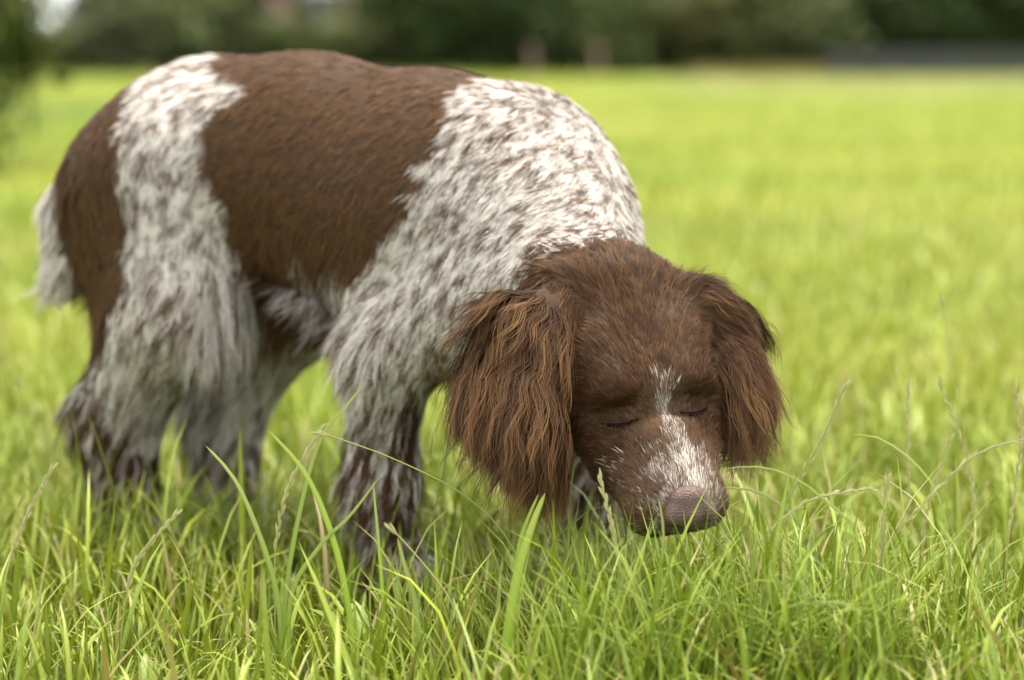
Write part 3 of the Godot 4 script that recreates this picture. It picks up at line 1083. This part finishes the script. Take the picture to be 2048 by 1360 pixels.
# tall single stems and blades: [kind, width in mm, tone, points from the root up]
var stalks := [
	["t", 1.2, "straw", [Vector3(0.446, 0.000, -2.260), Vector3(0.446, 0.095, -2.260), Vector3(0.435, 0.161, -2.268), Vector3(0.419, 0.246, -2.279), Vector3(0.409, 0.312, -2.287)], ""],
	["s", 1.6, "green", [Vector3(0.197, 0.000, -1.996), Vector3(0.197, 0.085, -1.996), Vector3(0.231, 0.169, -2.007), Vector3(0.261, 0.223, -2.014), Vector3(0.282, 0.270, -2.020)], "ryegrass stalk slanting up beside the far ear with its seed head held clear"],
	["s", 1.4, "pale", [Vector3(0.317, 0.000, -2.040), Vector3(0.317, 0.110, -2.040), Vector3(0.364, 0.172, -2.048), Vector3(0.403, 0.206, -2.052), Vector3(0.446, 0.218, -2.053)], "ryegrass stalk leaning far over sideways out in the open grass"],
	["b", 3.0, "green", [Vector3(0.384, 0.000, -2.078), Vector3(0.384, 0.092, -2.078), Vector3(0.377, 0.153, -2.086), Vector3(0.353, 0.190, -2.090), Vector3(0.318, 0.213, -2.093), Vector3(0.292, 0.213, -2.093)], "arching grass blade curving over among the ryegrass beside the dog's head"],
	["s", 1.2, "pale", [Vector3(0.421, 0.000, -2.160), Vector3(0.421, 0.106, -2.160), Vector3(0.416, 0.172, -2.169), Vector3(0.404, 0.210, -2.173), Vector3(0.389, 0.250, -2.178)], "ryegrass stalk crossing the tall straw-coloured stem"],
	["s", 1.1, "pale", [Vector3(0.371, 0.000, -2.207), Vector3(0.371, 0.078, -2.207), Vector3(0.369, 0.151, -2.216), Vector3(0.368, 0.193, -2.222), Vector3(0.369, 0.240, -2.228)], "straight upright ryegrass stalk standing between the far ear and the straw stem"],
	["b", 2.6, "green", [Vector3(0.288, 0.000, -1.963), Vector3(0.288, 0.139, -1.963), Vector3(0.259, 0.180, -1.968), Vector3(0.226, 0.202, -1.971), Vector3(0.197, 0.208, -1.972), Vector3(0.172, 0.205, -1.971)], "long grass blade reaching in under the dog's far ear"],
	["s", 1.4, "pale", [Vector3(0.178, 0.000, -1.975), Vector3(0.178, 0.077, -1.975), Vector3(0.199, 0.131, -1.982), Vector3(0.241, 0.172, -1.987), Vector3(0.278, 0.183, -1.989), Vector3(0.301, 0.186, -1.989)], "drooping ryegrass stalk arching towards the dog's nose"],
	["s", 1.3, "straw", [Vector3(0.428, 0.000, -2.058), Vector3(0.428, 0.097, -2.058), Vector3(0.437, 0.170, -2.068), Vector3(0.442, 0.217, -2.074), Vector3(0.437, 0.261, -2.079)], "straw-yellow ryegrass stalk standing tallest at the outer edge of the ryegrass"],
	["s", 1.2, "pale", [Vector3(0.365, 0.000, -2.107), Vector3(0.365, 0.086, -2.107), Vector3(0.367, 0.130, -2.113), Vector3(0.377, 0.170, -2.118), Vector3(0.389, 0.205, -2.122)], "short pale ryegrass stalk leaning beside the straw-coloured stem"],
	["s", 1.2, "straw", [Vector3(0.314, 0.000, -2.019), Vector3(0.314, 0.106, -2.019), Vector3(0.316, 0.152, -2.025), Vector3(0.320, 0.186, -2.029)], "short straw-yellow ryegrass stalk among the blades beyond the nose"],
	["s", 1.6, "pale", [Vector3(-0.337, 0.000, -2.031), Vector3(-0.337, 0.041, -2.031), Vector3(-0.328, 0.101, -2.039), Vector3(-0.311, 0.129, -2.042), Vector3(-0.289, 0.153, -2.045)], "pale ryegrass stalk bending in front of the hind paw"],
	["s", 1.6, "straw", [Vector3(-0.453, 0.000, -2.093), Vector3(-0.453, 0.053, -2.093), Vector3(-0.444, 0.101, -2.099), Vector3(-0.429, 0.141, -2.104), Vector3(-0.407, 0.182, -2.109)], "straw-yellow ryegrass stalk leaning away from the dog's hind leg"],
	["s", 1.5, "pale", [Vector3(-0.206, 0.000, -2.057), Vector3(-0.206, 0.084, -2.057), Vector3(-0.205, 0.123, -2.062), Vector3(-0.196, 0.168, -2.067), Vector3(-0.179, 0.202, -2.072), Vector3(-0.162, 0.226, -2.075)], "pale ryegrass stalk under the broad blade beside the front leg"],
	["b", 4.5, "green", [Vector3(-0.197, 0.000, -2.056), Vector3(-0.197, 0.075, -2.056), Vector3(-0.184, 0.153, -2.065), Vector3(-0.167, 0.213, -2.073), Vector3(-0.145, 0.241, -2.076), Vector3(-0.127, 0.264, -2.079)], "broad green blade slanting up just behind the front leg"],
	["t", 1.7, "green", [Vector3(0.011, 0.000, -2.018), Vector3(0.011, 0.093, -2.018), Vector3(-0.006, 0.139, -2.023), Vector3(-0.044, 0.175, -2.028), Vector3(-0.104, 0.205, -2.032), Vector3(-0.163, 0.226, -2.034)], ""],
	["t", 2.0, "deep", [Vector3(-0.081, 0.000, -2.155), Vector3(-0.081, 0.061, -2.155), Vector3(-0.074, 0.115, -2.162), Vector3(-0.063, 0.165, -2.168), Vector3(-0.055, 0.212, -2.174)], ""],
	["t", 1.3, "brown", [Vector3(-0.486, 0.000, -2.408), Vector3(-0.486, 0.070, -2.408), Vector3(-0.491, 0.150, -2.418), Vector3(-0.500, 0.212, -2.426)], ""],
	["b", 9.0, "bright", [Vector3(-0.006, 0.000, -1.912), Vector3(-0.006, 0.055, -1.912), Vector3(0.003, 0.120, -1.920), Vector3(0.015, 0.164, -1.926), Vector3(0.027, 0.194, -1.930)], "broad bright green blade standing in front of the near ear tip"],
	["b", 5.0, "bright", [Vector3(0.000, 0.000, -1.922), Vector3(0.000, 0.053, -1.922), Vector3(0.002, 0.113, -1.929), Vector3(0.007, 0.154, -1.935), Vector3(0.022, 0.192, -1.939)], "narrow bright blade paired with the broad one at the near ear tip"],
	["b", 5.5, "bright", [Vector3(-0.133, 0.000, -1.973), Vector3(-0.133, 0.056, -1.973), Vector3(-0.140, 0.106, -1.979), Vector3(-0.152, 0.152, -1.985), Vector3(-0.173, 0.199, -1.991), Vector3(-0.204, 0.235, -1.995)], "bright yellow-green blade curving up between hind and front legs"],
	["b", 5.0, "green", [Vector3(-0.196, 0.000, -2.012), Vector3(-0.196, 0.046, -2.012), Vector3(-0.201, 0.093, -2.018), Vector3(-0.215, 0.139, -2.023), Vector3(-0.236, 0.186, -2.029), Vector3(-0.262, 0.216, -2.033)], "grey-green blade bowing over in front of the hind leg"],
	["b", 3.2, "bright", [Vector3(-0.107, 0.000, -1.983), Vector3(-0.107, 0.054, -1.983), Vector3(-0.109, 0.100, -1.988), Vector3(-0.113, 0.150, -1.994), Vector3(-0.117, 0.191, -2.000)], "slim bright blade upright before the front leg"],
	["b", 4.0, "green", [Vector3(0.113, 0.000, -1.882), Vector3(0.113, 0.059, -1.882), Vector3(0.117, 0.126, -1.891), Vector3(0.121, 0.166, -1.896), Vector3(0.117, 0.196, -1.899)], "single blade standing right before the dog's nose"],
	["b", 5.5, "green", [Vector3(-0.075, 0.000, -1.932), Vector3(-0.075, 0.050, -1.932), Vector3(-0.079, 0.099, -1.938), Vector3(-0.087, 0.127, -1.941), Vector3(-0.094, 0.154, -1.945)], "stiff blade beside the broken straw stem at the front paw"],
	["t", 1.8, "straw", [Vector3(-0.037, 0.000, -1.942), Vector3(-0.037, 0.056, -1.942), Vector3(-0.049, 0.097, -1.948), Vector3(-0.072, 0.129, -1.952), Vector3(-0.098, 0.158, -1.955)], ""],
	["s", 1.6, "pale", [Vector3(0.091, 0.000, -1.945), Vector3(0.091, 0.076, -1.945), Vector3(0.088, 0.133, -1.952), Vector3(0.081, 0.166, -1.956), Vector3(0.072, 0.201, -1.961)], "pale ryegrass stalk standing close against the dog's cheek"],
	["b", 4.0, "green", [Vector3(-0.185, 0.000, -1.977), Vector3(-0.185, 0.094, -1.977), Vector3(-0.160, 0.139, -1.983), Vector3(-0.135, 0.164, -1.986), Vector3(-0.110, 0.197, -1.990)], "blade slanting behind the front leg towards the hind leg"],
	["b", 6.0, "green", [Vector3(0.178, 0.000, -1.881), Vector3(0.178, 0.051, -1.881), Vector3(0.198, 0.103, -1.888), Vector3(0.230, 0.142, -1.893), Vector3(0.252, 0.170, -1.896)], "broad blade slanting up from the turf in front of the nose"],
	["b", 5.5, "green", [Vector3(0.313, 0.000, -1.852), Vector3(0.313, 0.055, -1.852), Vector3(0.289, 0.090, -1.856), Vector3(0.262, 0.118, -1.859), Vector3(0.211, 0.116, -1.859)], "broad blade bowed right over in the turf beyond the nose"],
	["b", 4.0, "deep", [Vector3(0.259, 0.000, -1.990), Vector3(0.259, 0.112, -1.990), Vector3(0.238, 0.158, -1.996), Vector3(0.208, 0.181, -1.998), Vector3(0.175, 0.185, -1.999)], "dark green blade reaching out below the far ear"],
	["b", 3.5, "green", [Vector3(0.075, 0.000, -1.911), Vector3(0.075, 0.047, -1.911), Vector3(0.067, 0.079, -1.915), Vector3(0.043, 0.112, -1.919), Vector3(0.015, 0.132, -1.922)], "thin blade arching over in the turf before the near ear"],
]
const TONES := {"green": Color(0.21, 0.30, 0.045), "bright": Color(0.27, 0.40, 0.03), "pale": Color(0.36, 0.38, 0.13), "straw": Color(0.42, 0.36, 0.16), "deep": Color(0.09, 0.16, 0.025), "brown": Color(0.13, 0.09, 0.05)}


func smooth_path(p: Array, n: int) -> PackedVector3Array:
	var c := Curve3D.new()
	for k in p.size():
		var t: Vector3 = (p[mini(k + 1, p.size() - 1)] - p[maxi(k - 1, 0)]) / 6.0
		c.add_point(p[k], -t, t)
	var out := PackedVector3Array()
	for k in n + 1:
		out.append(c.sample_baked(c.get_baked_length() * k / n, true))
	return out


func tube(path: PackedVector3Array, r0: float, r1: float, c0: Color, c1: Color) -> Ribbons:
	var r := Ribbons.new()
	for k in path.size():
		var t := float(k) / (path.size() - 1)
		var d := (path[mini(k + 1, path.size() - 1)] - path[maxi(k - 1, 0)]).normalized()
		var a := d.cross(Vector3(0.31, 0.2, 0.93)).normalized()
		var b := d.cross(a)
		for e in 5:
			var o := a * cos(e * TAU / 5.0) + b * sin(e * TAU / 5.0)
			r.v.append(path[k] + o * lerpf(r0, r1, t))
			r.n.append(o)
			r.c.append(c0.lerp(c1, t))
		if k > 0:
			for e in 5:
				var i0 := (k - 1) * 5 + e
				var i1 := (k - 1) * 5 + (e + 1) % 5
				r.i.append_array(PackedInt32Array([i0, i0 + 5, i1, i1, i0 + 5, i1 + 5]))
	return r


func make_stalks() -> void:
	var m := tinted(0.45, 0.5, Color(0.7, 0.7, 0.4))
	rng.seed = 77
	for w in [[Vector3(-0.125, 0, -2.08), 0.055, 5, "broad-leaved weed with blunt leaves in front of the front paw"], [Vector3(0.02, 0, -1.83), 0.04, 9, "bushy little weed with many small leaves in the turf before the near ear"], [Vector3(0.19, 0, -1.80), 0.04, 8, "leafy little weed in the turf before the dog's nose"], [Vector3(-0.30, 0, -1.95), 0.04, 6, "small leafy weed in the short turf before the hind leg"]]:
		var o := base("broadleaf_weed", w[0])
		tag(o, w[3], "weed")
		for k in int(w[2]):
			var a: float = k * TAU / w[2] + rng.randf() * 0.6
			var len: float = w[1] * rng.randf_range(0.7, 1.2)
			var out := Vector3(cos(a) * 0.6, rng.randf_range(0.8, 1.6), sin(a) * 0.6).normalized()
			var lr := Ribbons.new()
			var c := Color(0.20, 0.29, 0.06) * rng.randf_range(0.8, 1.2)
			c.a = 1.0
			blade(lr, Vector3(cos(a), 0, sin(a)) * 0.004, out, Vector3(cos(a), -0.4, sin(a)), len * 1.3, len * 0.38, 7, 0.5, c, c, true)
			put("leaf", array_mesh(lr.v, lr.n, lr.c, lr.i, m), o)
	for s in stalks:
		var kind: String = s[0]
		var w: float = s[1] * 0.001
		var c: Color = TONES[s[2]]
		var path := smooth_path(s[3], 18)
		var root: Vector3 = path[0]
		for k in path.size():
			path[k] -= root
		if kind == "b":
			# a broad leaf with a fold along its middle
			var o := base("tall_grass", root)
			tag(o, s[4], "grass blade", "tall grass blades round the dog", "thing")
			var r := Ribbons.new()
			var n := path.size() - 1
			var turn := rng.randf_range(-0.5, 0.5)
			for k in n + 1:
				var t := float(k) / n
				var d := (path[mini(k + 1, n)] - path[maxi(k - 1, 0)]).normalized()
				var side := d.cross(Vector3(turn + 0.3 * t, 0.25, 1.0)).normalized()
				var nn := side.cross(d)
				var ww := w * 0.5 * minf(1.0, 0.6 + t) * sqrt(maxf(0.0, 1.0 - t * t * t))
				var cc := c.lerp(c.lerp(Color(0.4, 0.36, 0.14), 0.5), t * t * t)
				r.v.append_array([path[k] - side * ww, path[k] - nn * ww * 0.5, path[k] + side * ww])
				r.n.append_array([(nn - side * 0.5).normalized(), nn, (nn + side * 0.5).normalized()])
				r.c.append_array([cc, cc * 1.1, cc])
				if k > 0:
					for e in 2:
						var b := (k - 1) * 3 + e
						r.i.append_array(PackedInt32Array([b, b + 3, b + 1, b + 1, b + 3, b + 4]))
			put("leaf_blade", array_mesh(r.v, r.n, r.c, r.i, m), o)
			continue
		var o := base("ryegrass_stalk" if kind == "s" else "grass_stem", root)
		if kind == "s":
			tag(o, s[4], "grass stalk", "flowering ryegrass stalks")
		elif s[2] == "deep":
			tag(o, "dark green round stem beside the dog's front leg", "grass stem")
		elif s[2] == "brown":
			tag(o, "thin dry brown stem standing behind the dog's tail", "grass stem")
		elif s[2] == "green":
			tag(o, "long green stem leaning across the dog's front leg", "grass stem")
		elif s[3].size() > 0 and root.x > 0.2:
			tag(o, "tall straw-coloured stem with a tiny seed tip in the open field", "grass stem")
		else:
			tag(o, "broken straw-coloured stem beside the dog's front paw", "grass stem")
		var tr := tube(path, w * 0.5, w * 0.3, c, c.lerp(Color(0.4, 0.37, 0.15), 0.3))
		put("stem", array_mesh(tr.v, tr.n, tr.c, tr.i, m), o)
		var hr := Ribbons.new()
		var from := 0.5 if kind == "s" else 0.96
		var many := 20 if kind == "s" else 3
		for k in many:
			var t := from + (1.0 - from) * k / many
			var at := path[int(t * 18.0)].lerp(path[mini(18, int(t * 18.0) + 1)], t * 18.0 - int(t * 18.0))
			var d := (path[mini(18, int(t * 18.0) + 1)] - path[int(t * 18.0)]).normalized()
			var side := d.cross(Vector3(0.15, 0.2, 1.0)).normalized() * (1.0 if k % 2 else -1.0)
			for e in 3:
				var out := (d + side * rng.randf_range(0.1, 0.35) + Vector3(0, 0, rng.randf_range(-0.12, 0.12))).normalized()
				var tone := Color(0.42, 0.43, 0.17).lerp(c, rng.randf() * 0.6)
				blade(hr, at + d * e * 0.001, out, side, rng.randf_range(0.007, 0.011), 0.0022, 4, -0.15, tone, tone.lerp(Color(0.5, 0.42, 0.25), 0.5), true, Vector3(rng.randf_range(-0.6, 0.6), 0.2, 1.0))
		put("seed_head", array_mesh(hr.v, hr.n, hr.c, hr.i, m), o, "stuff")


# ---------------------------------------------------------------- the far hedge, trees, fence and house
var crowns: Array[ArrayMesh] = []


func make_crowns() -> void:
	# three crowns of loose leaf clumps, about one metre in radius
	rng.seed = 41
	for variant in 3:
		var r := Ribbons.new()
		for clump in 64:
			var dir := Vector3(rng.randfn(), rng.randfn() * 0.9, rng.randfn()).normalized()
			var c := dir * rng.randf_range(0.35, 0.85)
			var cr := rng.randf_range(0.16, 0.34)
			var tone := rng.randf_range(0.7, 1.35)
			for k in 90:
				var p := c + Vector3(rng.randfn(), rng.randfn() * 0.8, rng.randfn()) * cr * 0.55
				var a := Vector3(rng.randfn(), rng.randfn(), rng.randfn()).normalized()
				var s := a.cross(Vector3(0.3, 1, 0.2)).normalized()
				var size := rng.randf_range(0.045, 0.085)
				var b := r.v.size()
				r.v.append_array([p - a * size, p + s * size * 0.5, p + a * size, p - s * size * 0.5])
				var nn := (a.cross(s) + p.normalized() * 0.4).normalized()
				var t := tone * rng.randf_range(0.8, 1.2)
				for e in 4:
					r.n.append(nn)
					r.c.append(Color(t, t, t * rng.randf_range(0.8, 1.1)))
				r.i.append_array(PackedInt32Array([b, b + 1, b + 2, b, b + 2, b + 3]))
		crowns.append(array_mesh(r.v, r.n, r.c, r.i, null))


func tree(called: String, label: String, category: String, group: String, at: Vector3, w: float, h: float, tone: Color, variant: int, low := true) -> void:
	var o := base(called, at)
	tag(o, label, category, group)
	var m := tinted(0.6, 0.3, Color(0.5, 0.5, 0.3))
	m.albedo_color = tone.linear_to_srgb()
	var bark := plain(Color(0.10, 0.08, 0.06), 0.9)
	var bark_tint := tinted(0.9, 0.2)
	var path := smooth_path([Vector3.ZERO, Vector3(0.04 * h, h * 0.3, 0.02), Vector3(-0.02 * h, h * 0.6, 0.0), Vector3(0.03 * h, h * 0.85, 0)], 8)
	var tr := tube(path, 0.035 * h, 0.01 * h, Color(0.10, 0.08, 0.06), Color(0.12, 0.10, 0.07))
	put("trunk", array_mesh(tr.v, tr.n, tr.c, tr.i, bark_tint), o)
	for k in 4:
		var a := k * 1.7 + variant
		var start: Vector3 = path[3 + k]
		var lp := smooth_path([start, start + Vector3(cos(a) * w * 0.2, h * 0.08, sin(a) * w * 0.2), start + Vector3(cos(a) * w * 0.38, h * 0.12, sin(a) * w * 0.38)], 4)
		var lr := tube(lp, 0.014 * h, 0.004 * h, Color(0.10, 0.08, 0.06), Color(0.12, 0.10, 0.07))
		put("limb", array_mesh(lr.v, lr.n, lr.c, lr.i, bark_tint), o)
	var c := put("crown", crowns[variant % 3], o)
	c.material_override = m
	c.scale = Vector3(w * 0.5, h * 0.5, w * 0.45)
	c.position = Vector3(0, h * 0.47, 0)
	c.rotation.y = variant * 1.3 + at.x
	if at.z < -30.0:
		o.position = Vector3(at.x * 0.74, at.y, at.z * 0.74)


func make_background() -> void:
	make_crowns()
	rng.seed = 19
	# [x, z, width, height, tone, variant]
	var dark := Color(0.082, 0.12, 0.042)
	var mid := Color(0.16, 0.195, 0.08)
	var olive := Color(0.19, 0.20, 0.08)
	var grey := Color(0.17, 0.19, 0.11)
	var trees := [[-6.8, -47.0, 2.6, 4.6, grey, 0], [-5.4, -49.5, 2.4, 5.0, grey, 1], [-1.7, -47.5, 2.6, 5.2, dark, 2], [-0.2, -48.5, 3.0, 6.0, dark, 0], [1.1, -47.0, 2.2, 4.8, dark, 1], [2.9, -48.0, 2.6, 5.0, olive, 2], [4.4, -47.5, 2.4, 4.4, mid, 0], [5.9, -48.5, 2.8, 5.4, mid, 1], [7.5, -47.5, 2.6, 5.2, dark, 2], [9.1, -48.0, 2.8, 5.6, dark, 0], [10.9, -47.5, 2.8, 5.4, dark, 1], [12.8, -48.5, 3.0, 5.8, mid, 2], [-11.2, -48.0, 2.8, 5.2, mid, 1], [-13.2, -49.0, 3.0, 5.6, mid, 0], [-15.6, -48.0, 3.0, 5.4, mid, 2], [-18.2, -48.5, 3.2, 5.8, mid, 1], [15.4, -48.0, 3.0, 5.6, mid, 0], [18.0, -48.5, 3.2, 5.8, mid, 1]]
	for t in trees:
		var word := "broad dark green tree in the hedge line behind the field"
		if t[4] == grey:
			word = "grey-green tree in the hedge line between the house and the pale gap"
		elif t[4] == olive:
			word = "olive green tree in the hedge line behind the dry grass bank"
		elif t[4] == mid:
			word = "mid green tree in the hedge line behind the field"
		tree("hedge_tree", word, "tree", "trees along the far hedge", Vector3(t[0], 0, t[1]), t[2], t[3], t[4], t[5])
	var bushes := [[-9.6, -45.0, 1.6, 0.85, mid], [-8.3, -45.5, 1.7, 0.8, olive], [-7.2, -45.0, 1.7, 1.5, grey], [-6.0, -45.2, 1.8, 1.6, mid], [-4.9, -45.6, 1.6, 0.95, grey], [-3.9, -45.0, 1.5, 0.9, mid], [-2.9, -45.6, 1.7, 0.95, olive], [-1.8, -45.2, 1.7, 1.9, dark], [-0.5, -45.2, 1.9, 1.9, dark], [0.8, -45.5, 1.8, 2.0, dark], [2.0, -45.0, 1.7, 1.7, mid], [3.1, -45.4, 1.8, 1.8, olive], [4.3, -45.6, 1.9, 1.8, mid], [5.6, -45.6, 1.9, 1.9, mid], [6.8, -45.8, 1.9, 2.0, dark], [8.1, -45.6, 1.9, 2.0, dark], [9.4, -45.8, 1.9, 2.1, dark], [10.8, -45.6, 1.9, 2.0, dark], [-10.9, -45.4, 1.8, 1.5, mid]]
	for k in bushes.size():
		var b: Array = bushes[k]
		var word := "rounded mid green bush at the foot of the far hedge"
		if b[4] == dark:
			word = "dense dark green bush at the foot of the far hedge"
		elif b[4] == olive:
			word = "olive green bush at the foot of the far hedge"
		elif b[4] == grey:
			word = "grey-green bush at the foot of the far hedge"
		word = word.replace("at the foot of the far hedge", ["at the foot of the far hedge, leafy to the ground", "in the far hedge, spreading into its neighbours"][k % 2])
		tree("hedge_bush", word, "bush", "bushes along the far hedge", Vector3(b[0], -0.05, b[1]), b[2] * 1.25, b[3] * 1.1, b[4], k)
	for k in 9:
		tree("hedge_bush", "dense dark green bush deep inside the far hedge", "bush", "bushes deep inside the far hedge", Vector3(-1.9 + k * 1.6, -0.1, -47.0), 3.0, 2.6, dark, k + 1)
	# a shrub standing much closer
	tree("shrub", "dark olive shrub at the field edge, well in front of the hedge", "shrub", "", Vector3(-2.33, -0.05, -9.5), 1.2, 1.9, Color(0.07, 0.095, 0.012), 1)
	# brick house beyond the hedge
	var house := base("brick_house", Vector3(-5.9, 0, -78))
	tag(house, "pinkish brick house showing over the low hedge", "house")
	var wall := plain(Color(0.33, 0.22, 0.17), 0.9)
	var box := func(called: String, size: Vector3, at: Vector3, mat: Material, parent: Node) -> MeshInstance3D:
		var bm := BoxMesh.new()
		bm.size = size
		bm.material = mat
		var o := put(called, bm, parent)
		o.position = at
		return o
	box.call("wall", Vector3(7.0, 4.6, 6.0), Vector3(0, 2.3, 0), wall, house)
	var roof := PrismMesh.new()
	roof.size = Vector3(7.8, 2.2, 6.8)
	roof.material = plain(Color(0.14, 0.07, 0.05), 0.9)
	put("roof", roof, house).position = Vector3(0, 5.7, 0)
	for x in [-2.2, 0.0, 2.2]:
		for y in [1.5, 3.6]:
			var f: MeshInstance3D = box.call("window", Vector3(1.0, 1.15, 0.08), Vector3(x, y, 3.02), plain(Color(0.75, 0.75, 0.73), 0.5), house)
			box.call("pane", Vector3(0.4, 0.95, 0.02), Vector3(-0.23, 0, 0.045), plain(Color(0.03, 0.04, 0.05), 0.08), f)
			box.call("pane", Vector3(0.4, 0.95, 0.02), Vector3(0.23, 0, 0.045), plain(Color(0.03, 0.04, 0.05), 0.08), f)
	# low dark fence
	var fence := base("timber_fence", Vector3(4.25, 0, -32.7))
	tag(fence, "low dark weathered timber fence under the hedge", "fence")
	var wood := plain(Color(0.055, 0.06, 0.05), 0.85)
	for k in 4:
		box.call("post", Vector3(0.09, 0.42, 0.09), Vector3(0.1 + k * 1.5, 0.21, 0), wood, fence)
	for k in 3:
		box.call("board", Vector3(4.9, 0.10, 0.025), Vector3(2.4, 0.09 + k * 0.125, 0.06), wood, fence)
	for x in [0.35, 1.5]:
		var post := base("wooden_post", Vector3(x * 0.74, 0, -31.5))
		tag(post, "short weathered wooden post at the field edge", "post", "posts at the field edge")
		var pt := tube(smooth_path([Vector3.ZERO, Vector3(0.01, 0.25, 0), Vector3(0.0, 0.42, 0)], 3), 0.06, 0.055, Color(0.17, 0.12, 0.09), Color(0.19, 0.14, 0.11))
		put("shaft", array_mesh(pt.v, pt.n, pt.c, pt.i, tinted(0.9, 0.2)), post)
		var cap := SphereMesh.new()
		cap.radius = 0.058
		cap.height = 0.05
		cap.material = plain(Color(0.19, 0.14, 0.11), 0.9)
		put("rounded_top", cap, post).position = Vector3(0, 0.42, 0)
	# bank of dry grass and ranker growth at the foot of the hedge
	for part in [["dry_grass", "tan bank of dry grass in front of the hedge", 2.3, 4.1, -31.9, 0.22, Color(0.36, 0.29, 0.12), 1500], ["rough_grass", "long rough grass along the foot of the hedge", -8.2, 2.3, -32.3, 0.17, Color(0.14, 0.20, 0.05), 5200]]:
		var r := Ribbons.new()
		for k in int(part[7]):
			var c: Color = part[6] * rng.randf_range(0.7, 1.25)
			c.a = 1.0
			blade(r, Vector3(rng.randf_range(part[2], part[3]), 0, part[4] + rng.randf_range(-0.9, 0.9)), Vector3(rng.randf_range(-0.4, 0.4), 1, rng.randf_range(-0.4, 0.4)).normalized(), Vector3(rng.randf_range(-1, 1), -0.3, 0), part[5] * rng.randf_range(0.5, 1.2), 0.014, 3, 0.5, c, c, false)
		var o := put(part[0], array_mesh(r.v, r.n, r.c, r.i, tinted(0.6, 0.3, Color(0.6, 0.6, 0.4))), self)
		tag(o, part[1], "grass", "", "stuff")
